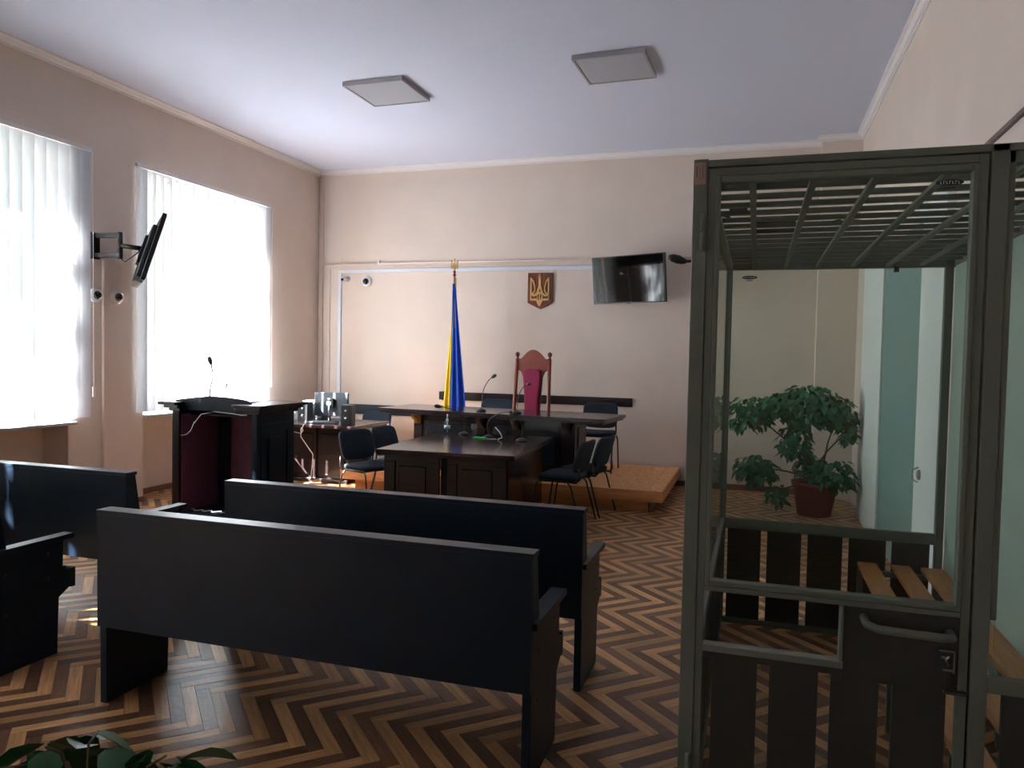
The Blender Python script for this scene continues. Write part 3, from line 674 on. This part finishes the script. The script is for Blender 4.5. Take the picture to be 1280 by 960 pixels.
# emblem
t = thing('wall_emblem', 'brown wooden shield with a golden trident on the back wall', 'emblem', (-2.82, 9.97, 0))
MB().prism([(-.175, 2.775), (-.175, 2.37), (0, 2.285), (.175, 2.37), (.175, 2.775)], 'y', 0, .03).build('shield', M_SHIELD, t, bevel=.006)
me_ = MB(); trident(me_, .27, .44, .018, Matrix.Translation((-.0, 0, 2.315)), .062); me_.build('trident', M_EMB, t)

# ------------------------------------------------------------ televisions
t = thing('television', 'flat television on the back wall reflecting the window blinds', 'television', (-1.565, 9.60, 2.635))
T_ = Matrix.Rotation(R(-22), 4, 'Z') @ Matrix.Rotation(R(7), 4, 'X')
B(-.525, .525, -.012, .03, -.30, .30, T=T_).build('casing', M_PLAS, t, bevel=.004)
B(-.51, .51, -.016, -.012, -.285, .288, T=T_).build('screen', M_SCR, t)
B(-.03, .03, -.018, -.012, -.305, -.296, T=T_).build('logo_lip', M_PLAS2, t)
B(-.30, .30, .03, .06, -.2, .15, T=T_).build('rear_housing', M_PLAS, t)
MB().tube([(0, .05, 0), (0.02, .22, 0), (0, .40, 0)], .02, 8).box(-.08, .08, .38, .40, -.12, .12).build('wall_mount', M_PLAS, t)
t = thing('television', 'television seen edge-on, on a swing arm between the windows', 'television', (-5.74, 6.10, 2.60))
T2 = Matrix.Rotation(R(-46+90), 4, 'Z') @ Matrix.Rotation(R(-13), 4, 'X')
# local: screen normal = -y after rotation points to the judges side
T2 = Matrix.Rotation(R(137), 4, 'Z') @ Matrix.Rotation(R(17), 4, 'X')
B(-.50, .50, -.02, .018, -.33, .33, T=T2).build('casing', M_PLAS, t, bevel=.004)
B(-.485, .485, -.024, -.02, -.31, .315, T=T2).build('screen', M_SCR, t)
B(-.36, .36, .018, .06, -.30, .22, T=T2).build('rear_housing', M_PLAS2, t, bevel=.01)
B(-.14, .14, .06, .085, -.15, .13, T=T2).build('mount_plate', M_PLAS, t)
B(-.36, .36, -.01, .05, -.35, -.33, T=T2).build('speaker_bar', M_CHROME, t)
ta = bpy.data.objects.new('swing_arm', None); col.objects.link(ta); ta.parent = t; ta.location = (XL+5.74, 5.93-6.10, .05); t = ta
B(0, .03, -.05, .05, -.13, .13).build('wall_plate', M_PLAS, t, bevel=.003)
for z in (.10, -.095): B(.03, .30, -.025, .025, z-.022, z+.022, T=Matrix.Rotation(R(8), 4, 'Z')).build('arm_bar', M_PLAS, t, bevel=.004)
MB().tube([(.29, .04, -.13), (.29, .04, .13)], .024, 10).build('pivot', M_PLAS, t)
MB().tube([(.30, .04, .0), (.46, .13, -.02)], .024, 8).build('arm_bar', M_PLAS, t)
MB().tube([(.28, .03, -.11), (.34, .05, -.16), (.44, .1, -.07), (.47, .12, -.03)], .006, 6).build('arm_cable', M_PLAS, t)
# dome cameras
def dome(loc, label, nrm, r_=.05):
    t = thing('dome_camera', label, 'camera', loc, 0, 'white dome security cameras')
    Tn = Vector(nrm).to_track_quat('Z', 'Y').to_matrix().to_4x4()
    MB().lathe([(r_, 0), (r_*1.05, .02), (r_*.9, .04), (r_*.7, .045)], seg=20, T=Tn).build('housing', M_CAMB, t)
    q = [(r_*.62*math.cos(a), .045+r_*.62*math.sin(a)) for a in [i*PI/2/7 for i in range(8)]]
    MB().lathe(q, seg=18, T=Tn).build('lens_ball', M_LENS, t)
    return t
dome((XL, 5.94, 2.165), 'white dome camera on the left wall, nearer of the pair by the conduit', (1, -.15, 0), .068)
dome((XL, 6.20, 2.165), 'white dome camera on the left wall, farther of the pair by the conduit', (1, -.1, 0), .068)
dome((-5.46, 10, 2.69), 'white dome camera on the back wall under the duct', (.05, -1, -.1), .075)
t = thing('bullet_camera', 'small white camera at the top left of the back wall', 'camera', (-5.78, 10, 2.73))
MB().lathe([(.04, 0), (.04, .02), (.02, .03)], seg=14, T=Matrix.Rotation(PI/2, 4, 'X')).build('mount', M_CAMB, t)
MB().tube([(0, -.03, 0), (-.02, -.12, -.02)], .03, 12).build('body', M_CAMB, t)
MB().tube([(-.02, -.12, -.02), (-.022, -.13, -.022)], .02, 12).build('lens', M_LENS, t)

# ------------------------------------------------------------ cage
K = 1.151
def sx(v): return v*K
def sz(z): return 1.65+(z-1.65)*K
CT = sz(2.166); y0 = 2.36; y1 = 4.95; cl = -.195; crr = 1.09
t = thing('defendant_cage', 'large grey metal and glass defendant cage on the right with barred roof', 'cage')
pw = .043
def post(x0, x1_, ya, yb, z1=CT, mt=M_CAGE): return B(x0, x1_, ya, yb, 0, z1).build('post', mt, t, bevel=.003)
post(cl, cl+pw, y0, y0+pw, CT+.004); post(sx(.512), sx(.549), y0, y0+pw); post(crr-.03, crr, y0, y0+pw)
post(cl, cl+pw, y1-pw, y1); post(sx(.884), crr-.03, y1-pw, y1)
# top frame
B(cl+pw, crr, y0, y0+pw, sz(2.148), CT).build('top_rail', M_CAGE, t, bevel=.002)
B(cl+pw, crr, y1-pw, y1, sz(2.13), CT).build('top_rail', M_CAGE, t, bevel=.002)
B(cl, cl+pw, y0+pw, y1-pw, sz(2.135), CT).build('top_rail', M_CAGE, t, bevel=.002)
B(crr-.03, crr, y0+pw, y1-pw, sz(2.135), CT).build('top_rail', M_CAGE, t, bevel=.002)
# roof bars
n = 15
for i in range(1, n+1):
    y = y0+pw+i*(y1-y0-2*pw)/(n+1); B(cl+pw, crr-.03, y-.010, y+.010, CT-.019, CT).build('roof_bar', M_CAGE, t)
for xb in (-.023, .135, .291, .458, .623, .774):
    B(sx(xb)-.011, sx(xb)+.011, y0+pw, y1-pw, CT-.034, CT-.019).build('roof_bar', M_CAGE, t)
# rear wall
zr = sz(.79)
B(cl+pw, crr-.03, y1-.035, y1-.005, sz(.735), zr).build('middle_rail', M_CAGE, t, bevel=.002)
B(cl+pw, crr-.03, y1-.035, y1-.005, 0.0, .035).build('bottom_rail', M_CAGE, t)
B(cl+pw, sx(.884), y1-.028, y1-.018, zr, sz(2.13)).build('pane', G_CAGE, t)
for a, b in ((-.118, .054), (.086, .257), (.289, .458), (.489, .664), (.691, .864)):
    B(sx(a), sx(b), y1-.03, y1-.012, .035, sz(.735)).build('slat', M_CAGED, t)
# left side
B(cl+.008, cl+.036, y0+pw, y1-pw, zr-.045, zr).build('middle_rail', M_CAGEL, t, bevel=.002)  # highlight along this rail's edge is painted as a lighter metal
B(cl+.008, cl+.036, y0+pw, y1-pw, 0, .04).build('bottom_rail', M_CAGE, t)
B(cl+.015, cl+.025, y0+pw, y1-pw, zr, sz(2.135)).build('pane', G_CAGE, t)
for i in range(11):
    ya = y0+pw+.03+i*.226; B(cl+.014, cl+.028, ya, ya+.19, .04, zr-.045).build('slat', M_CAGED, t)
# right side glass against the wall
for a, b in ((y0+pw, 3.18), (3.20, 3.98), (4.0, y1-pw)):
    B(crr-.025, crr-.005, a, b, .04, sz(2.135)).build('side_sheet', M_SHEET, t, bevel=.002)
for yy in (3.19, 3.99):
    for z in (.85, 1.9): B(crr-.031, crr-.008, yy-.012, yy+.012, z-.012, z+.012).build('pane_clip', M_CHROME, t)
# second bay front (fixed)
bx0, bx1 = sx(.549), crr-.03; gz0 = sz(1.068); gz1 = sz(2.105)
for q in ((bx0, bx0+.016, gz0-.03, sz(2.148)), (bx1-.016, bx1, gz0-.03, sz(2.148))): B(q[0], q[1], y0+.005, y0+.035, q[2], q[3]).build('glazing_bead', M_CAGE, t, bevel=.002)
B(bx0, bx1, y0+.005, y0+.035, sz(2.12), sz(2.148)).build('glazing_bead', M_CAGE, t, bevel=.002)
B(bx0, bx1, y0+.002, y0+.04, sz(.865), sz(.90)).build('middle_rail', M_CAGE, t, bevel=.002)
B(bx0+.016, bx1-.016, y0+.015, y0+.023, sz(.90), sz(2.12)).build('pane', G_CAGE, t)
for i in range(3):
    B(bx0+.04+i*.148, bx0+.04+i*.148+.125, y0+.012, y0+.028, .05, sz(.865)).build('slat', M_CAGED, t)
B(bx0, bx1, y0+.005, y0+.035, 0, .05).build('bottom_rail', M_CAGE, t)
# door
d = bpy.data.objects.new('cage_door', None); col.objects.link(d); d.parent = t
dx0, dx1 = sx(-.132), sx(.507); yd0, yd1 = y0+.004, y0+.036
st = sx(.020)
B(dx0, dx0+st, yd0, yd1, .03, sz(2.145)).build('stile', M_CAGE, d, bevel=.002)
B(dx1-st, dx1, yd0, yd1, .03, sz(2.145)).build('stile', M_CAGE, d, bevel=.002)
B(dx0+st, dx1-st, yd0, yd1, sz(2.125), sz(2.145)).build('door_rail', M_CAGE, d, bevel=.002)
B(dx0+st, dx1-st, yd0, yd1, sz(1.038), sz(1.052)).build('door_rail', M_CAGE, d, bevel=.002)
B(dx0+st, dx1-st, yd0, yd1, .03, .07).build('door_rail', M_CAGE, d, bevel=.002)
gx0, gx1 = dx0+st, dx1-st; bd = .014
for q in ((gx0, gx0+bd, sz(1.054), sz(2.123)), (gx1-bd, gx1, sz(1.054), sz(2.123)), (gx0+bd, gx1-bd, sz(2.106), sz(2.123)), (gx0+bd, gx1-bd, sz(1.054), sz(1.068))):
    B(q[0], q[1], yd0-.006, yd1, q[2], q[3]).build('glazing_bead', M_CAGE, d, bevel=.003)
B(gx0+bd, gx1-bd, y0+.014, y0+.022, sz(1.068), sz(2.106)).build('pane', G_CAGE, d)
# hatch and lock plate
hx = sx(.220)
B(gx0, hx+.012, yd0-.008, yd1, sz(.878), sz(.897)).build('hatch_rail', M_CAGEL, d, bevel=.003)
B(hx, hx+.010, yd0-.008, yd1, sz(.897), sz(1.038)).build('hatch_rail', M_CAGEL, d, bevel=.003)
B(hx+.010, gx1, yd0, yd0+.02, sz(.852), sz(1.038)).build('lock_plate', M_CAGED, d, bevel=.002)
B(gx0, hx+.010, yd0, yd1-.005, sz(.860), sz(.878)).build('door_rail', M_CAGED, d)
for a, b in ((-.087, .027), (.058, .175), (.205, .316), (.347, .465)):
    B(sx(a), sx(b), y0+.014, y0+.030, .07, sz(.862)).build('slat', M_CAGED, d)
hz = sz(1.005)
hp = [(sx(.275), yd0, hz+.012), (sx(.277), yd0-.045, hz+.006), (sx(.30), yd0-.06, hz), (sx(.44), yd0-.06, hz-.004), (sx(.463), yd0-.045, hz-.006), (sx(.465), yd0, hz-.006)]
MB().tube(hp, .012, 10).build('handle', M_CAGE, d)
B(sx(.440), sx(.478), yd0-.012, yd0, sz(.905), sz(.96)).build('lock_body', M_CAGED, d, bevel=.003)
for q in ((.442, .476, .957, .960), (.474, .477, .905, .958), (.452, .476, .910, .914), (.448, .462, .94, .945)): B(sx(q[0]), sx(q[1]), yd0-.015, yd0-.012, sz(q[2]), sz(q[3])).build('lock_edge', M_CAGEL, d)
MB().tube([(sx(.462), yd0-.016, sz(.925)), (sx(.455), yd0-.022, sz(.94)), (sx(.462), yd0-.024, sz(.95))], .004, 6).build('key', M_CHROME, d)
B(sx(.455), sx(.505), yd0-.02, yd0, sz(.855), sz(.862)).box(sx(.458), sx(.466), yd0-.01, yd0, sz(.86), sz(.905)).build('hasp', M_CAGED, d, bevel=.001)
for z in (1.98, .55):
    MB().tube([(dx0-.012, y0-.006, sz(z)-.055), (dx0-.012, y0-.006, sz(z)-.003)], .008, 8).tube([(dx0-.012, y0-.006, sz(z)+.003), (dx0-.012, y0-.006, sz(z)+.055)], .008, 8).build('hinge', M_CAGE, d)
# labels and printed marks
lp = thing('inventory_sticker', 'tan inventory sticker at the top of the cage corner post', 'sticker')
B(cl+.003, cl+.036, y0-.002, y0-.0005, CT-.072, CT-.006).build('sticker_paper', M_LABEL, lp)
for k in range(6):
    B(cl+.008, cl+.011, y0-.0026, y0-.002, CT-.018-.0055*k-.004, CT-.018-.0055*k).build('print_mark', M_INK, lp)
    B(cl+.018, cl+.0195, y0-.0026, y0-.002, CT-.02-.0065*k-.004, CT-.02-.0065*k).build('print_mark', M_INK, lp)
    B(cl+.026, cl+.028, y0-.0026, y0-.002, CT-.016-.0065*k-.004, CT-.016-.0065*k).build('print_mark', M_INK, lp)
def stamp(cx_, yy, cz, w_, lbl):
    s = thing('glass_maker_stamp', lbl, 'logo', (cx_, yy, cz), 0, 'printed stamps on the cage glass')
    MB().prism([(w_*.5*math.cos(a), w_*.13*math.sin(a)) for a in [i*2*PI/20 for i in range(20)]], 'y', -.0006, 0).build('oval', M_INK, s)
    for k in range(7):
        x = (-.33+.105*k)*w_; hh = w_*.06
        mk = MB().box(x, x+w_*.018, -.0012, -.0006, -hh, hh)
        if k % 2: mk.box(x, x+w_*.06, -.0012, -.0006, hh-w_*.02, hh)
        else: mk.box(x, x+w_*.055, -.0012, -.0006, -hh, -hh+w_*.02)
        mk.build('letter', M_PAPER, s)
    B(-w_*.25, w_*.2, -.0006, 0, -w_*.24, -w_*.19).build('small_print', M_INK, s)
stamp(sx(.428), y0+.0138, sz(2.083), .07, 'small dark oval printed stamp at the top right of the cage door glass')
stamp(sx(-.045), y1-.0285, sz(2.12-.03), .09, 'small dark printed stamp at the top left of the rear cage glass')

# microphone clamped on cage roof
t = thing('cage_microphone', 'black gooseneck microphone strapped on the cage roof, its head outside the post', 'microphone')
rz_ = CT
B(.0, .145, 3.50, 3.64, rz_+.001, rz_+.032).build('base', M_PLAS, t, bevel=.006)
B(-.12, -.05, 3.15, 3.22, rz_+.0, rz_+.02).build('clamp', M_PLAS, t, bevel=.004)
MB().tube([(.0, 3.56, rz_+.015), (-.09, 3.50, rz_+.02), (-.12, 3.45, rz_+.01), (-.13, 3.42, rz_+.02), (-.20, 3.4, rz_+.03), (-.225, 3.38, rz_-.04), (-.228, 3.36, 2.12), (-.26, 3.32, 2.065), (-.30, 3.3, 2.06)], .006, 8).build('neck', M_PLAS, t)
MB().tube([(-.295, 3.3, 2.06), (-.305, 3.295, 2.062), (-.325, 3.29, 2.068), (-.35, 3.28, 2.075), (-.365, 3.28, 2.08)], [.009, .014, .019, .017, .008], 12).build('foam_head', M_PLAS, t)
tag(MB().tube([(.14, 3.58, rz_+.012), (.25, 3.60, rz_+.004), (.33, 3.58, rz_+.02), (.34, 3.58, rz_-.01), (.345, 3.58, rz_+.02), (.5, 3.6, rz_+.006), (.7, 3.62, rz_+.006), (.86, 3.62, rz_+.02), (.865, 3.62, rz_-.01), (.88, 3.62, rz_+.02), (1.0, 3.62, rz_+.006)], .004, 6).build('cable', M_PLAS), 'black microphone cable tied along the cage roof bars', 'cable')
t = thing('padlock', 'small padlock hanging at the top rear rail of the cage', 'padlock', (sx(.66), y1-.055, sz(2.135)))
B(-.014, .014, -.006, .006, -.035, .0).build('lock_body', M_PLAS, t, bevel=.003)
MB().tube([(-.008, 0, 0), (-.008, 0, .03), (.0, 0, .04), (.008, 0, .03), (.008, 0, 0)], .003, 6).build('shackle', M_CHROME, t)

# bench in cage
t = thing('cage_bench', 'slatted pine bench fixed along the right side inside the cage', 'bench')
for a, b in ((.528, .618), (.685, .772), (.82, .925)):
    B(sx(a)*1.0, sx(b), y0+.12, y1-.07, .445, .47).build('plank', M_PLANK, t, bevel=.003)
for yy in (2.6, 3.7, 4.8):
    B(.60, 1.06, yy-.015, yy+.015, .415, .445).build('crossbar', M_CAGE, t)
    B(.60, .63, yy-.015, yy+.015, 0, .415).build('leg', M_CAGE, t); B(1.03, 1.06, yy-.015, yy+.015, 0, .415).build('leg', M_CAGE, t)

# ------------------------------------------------------------ plants
def leaf_mesh(name, L_, W_, m_, fold=.12, droop=.2):
    prof = [(0, .0), (.12, .30), (.35, .5), (.6, .42), (.82, .22), (1, 0)]
    vs = []; 
    for u, h in prof:
        z = -droop*L_*u*u
        vs += [(u*L_, h*W_, z+fold*W_*h*2), (u*L_, 0, z), (u*L_, -h*W_, z+fold*W_*h*2)]
    fs = []
    for i in range(5):
        for q in (0, 1): fs.append((i*3+q, i*3+q+1, (i+1)*3+q+1, (i+1)*3+q))
    me = bpy.data.meshes.new(name); me.from_pydata(vs, [], fs); me.materials.append(m_); me.polygons.foreach_set('use_smooth', [True]*len(fs)); return me
def leafT(p, yaw, pitch, roll, s): return Matrix.Translation(p) @ Matrix.Rotation(yaw, 4, 'Z') @ Matrix.Rotation(pitch, 4, 'Y') @ Matrix.Rotation(roll, 4, 'X') @ Matrix.Scale(s, 4)
def make_plant(name, label, loc, clumps, m_leaf, leafL, leafW, potr, poth, pot_m, nsingle, rng, lim=None):
    t = thing(name, label, 'plant', loc)
    MB().lathe([(potr*.68, 0), (potr*.72, .01), (potr*.96, poth-.05), (potr*1.0, poth-.045), (potr*1.03, poth), (potr*.95, poth), (potr*.92, poth-.04), (potr*.1, poth-.045)], seg=28).build('pot', pot_m, t)
    MB().lathe([(potr*.93, poth-.06), (potr*.92, poth-.035), (potr*.5, poth-.025)], seg=24).build('soil', M_SOIL, t)
    st_ = MB(); leaves = []
    for (c, r_, n) in clumps:
        c = Vector(c); b = Vector((rng.uniform(-.3, .3)*potr, rng.uniform(-.3, .3)*potr, poth-.04))
        mid = b.lerp(c, .5)+Vector((rng.uniform(-.04, .04), rng.uniform(-.04, .04), .10*(c-b).length))
        st_.tube([b, b.lerp(mid, .5)+Vector((0, 0, .03)), mid, mid.lerp(c, .6)+Vector((0, 0, .02)), c], [.012, .011, .009, .007, .004], 6)
        for k in range(5):
            e = c+Vector((rng.uniform(-1, 1)*r_[0], rng.uniform(-1, 1)*r_[1], rng.uniform(-.6, .9)*r_[2])); st_.tube([mid.lerp(c, .5), (mid.lerp(c, .7)+e)/2+Vector((0, 0, .04)), e], .003, 5)
        for k in range(n):
            while True:
                q = Vector((rng.uniform(-1, 1), rng.uniform(-1, 1), rng.uniform(-1, 1)))
                if q.length < 1: break
            p = c+Vector((q.x*r_[0], q.y*r_[1], q.z*r_[2]))
            if lim and not lim(p): continue
            out = math.atan2(q.y, q.x)+rng.uniform(-.8, .8)
            leaves.append(leafT(p, out, rng.uniform(.1, 1.15), rng.uniform(-.6, .6), rng.uniform(.75, 1.2)))
    st_.build('branches', M_STEM, t)
    me = leaf_mesh('leaf', leafL, leafW, m_leaf)
    rng.shuffle(leaves)
    for T in leaves[:nsingle]:
        o = bpy.data.objects.new('leaf', me); col.objects.link(o); o.parent = t; o.matrix_local = T
    if leaves[nsingle:]:
        mb_ = MB()
        fs = [tuple(p.vertices) for p in me.polygons]; vs = [v.co.copy() for v in me.vertices]
        for T in leaves[nsingle:]: mb_.add(vs, fs, True, T)
        mb_.build('foliage', m_leaf, t, kind='stuff')
    return t
rng = random.Random(11)
PX, PY = .64, 8.72
cl_ = [((-.05-PX, 0, 1.07), (.24, .22, .20), 217), ((.22-PX, 0, 1.14), (.2, .2, .16), 159), ((.55-PX, 0, 1.17), (.34, .28, .24), 478), ((.86-PX, -.0, 1.10), (.2, .2, .17), 174),
       ((.97-PX, -.05, .93), (.11, .15, .16), 87), ((.03-PX, -.05, .46), (.22, .2, .16), 188), ((.82-PX, -.1, .46), (.26, .22, .16), 246), ((.42-PX, 0, .80), (.18, .2, .2), 130), ((.25-PX, -.1, .22), (.1, .1, .12), 50), ((.60-PX, 0, .52), (.15, .15, .15), 87)]
make_plant('potted_plant', 'large leafy pot plant in a red pot behind the cage', (PX, PY, 0), cl_, M_LEAF2, .092, .062, .235, .36, M_POT, 240, rng, lim=lambda p: p.x+PX < 1.0)
rng = random.Random(5)
make_plant('potted_plant', 'broad-leaved pot plant whose leaf tips show at the bottom left corner', (-1.20, 1.10, 0), [((-.12, .08, .80), (.13, .10, .055), 40), ((.08, .08, .80), (.10, .08, .05), 26), ((0, -.02, .62), (.2, .18, .12), 50), ((0, -.1, .50), (.18, .18, .1), 30)], M_LEAF, .12, .075, .15, .28, M_POT, 130, rng)

# ------------------------------------------------------------ outdoors
B(-60, -6.9, -40, 50, -1.2, -1.0).build('ground', M_GRASS, kind='structure')
def tree(loc, h, cr_, n, label, seed):
    rg = random.Random(seed); t = thing('tree', label, 'tree', loc, 0, 'trees outside the windows')
    MB().tube([(0, 0, 0), (.1, 0, h*.3), (-.1, .1, h*.6), (0, 0, h*.9)], [.22, .18, .12, .04], 8).build('trunk', M_BARK, t)
    br = MB(); mb_ = MB()
    for k in range(14):
        a = rg.uniform(0, 2*PI); rr = rg.uniform(.3, .95); zc = h-cr_[1]+rg.uniform(-.8, .8)*cr_[1]; c = Vector((math.cos(a)*rr*cr_[0], math.sin(a)*rr*cr_[0], zc))
        br.tube([(0, 0, zc*.75), c*.5+Vector((0, 0, zc*.42)), c], [.06, .04, .015], 5)
        for j in range(n//14):
            q = Vector((rg.gauss(0, 1), rg.gauss(0, 1), rg.gauss(0, .7)))*.38*cr_[0]*.8; p = c+q
            T = leafT(p, rg.uniform(0, 6.3), rg.uniform(-1, 1), rg.uniform(-1, 1), rg.uniform(.8, 1.5)); s = .11
            mb_.add([(-s, -s*.6, 0), (s, -s*.5, 0), (s*1.1, s*.5, 0), (-s, s*.6, 0)], [(0, 1, 2, 3)], False, T)
    br.build('branches', M_BARK, t); mb_.build('foliage', M_TREEL, t, kind='stuff')
tree((-12.5, .5, -1), 11.0, (2.2, 2.4), 1100, 'leafy tree outside the windows shading the nearest blind', 1)
tree((-12.3, -3.6, -1), 11.0, (2.0, 2.6), 1900, 'leafy tree outside shading the window left of the photo', 8)
tree((-14.5, 9.5, -1), 6.0, (2.2, 2.2), 3600, 'low leafy tree outside opposite the far window', 2)
tree((-19, -9, -1), 11, (3.0, 3.4), 5000, 'leafy tree outside toward the rear windows', 3)
tree((-17, 4.2, -1), 4.6, (1.8, 1.6), 3000, 'bushy tree outside opposite the nearest window', 4)
tree((-15, 17.5, -1), 7.5, (2.6, 2.6), 4200, 'leafy tree outside beyond the far window', 6)
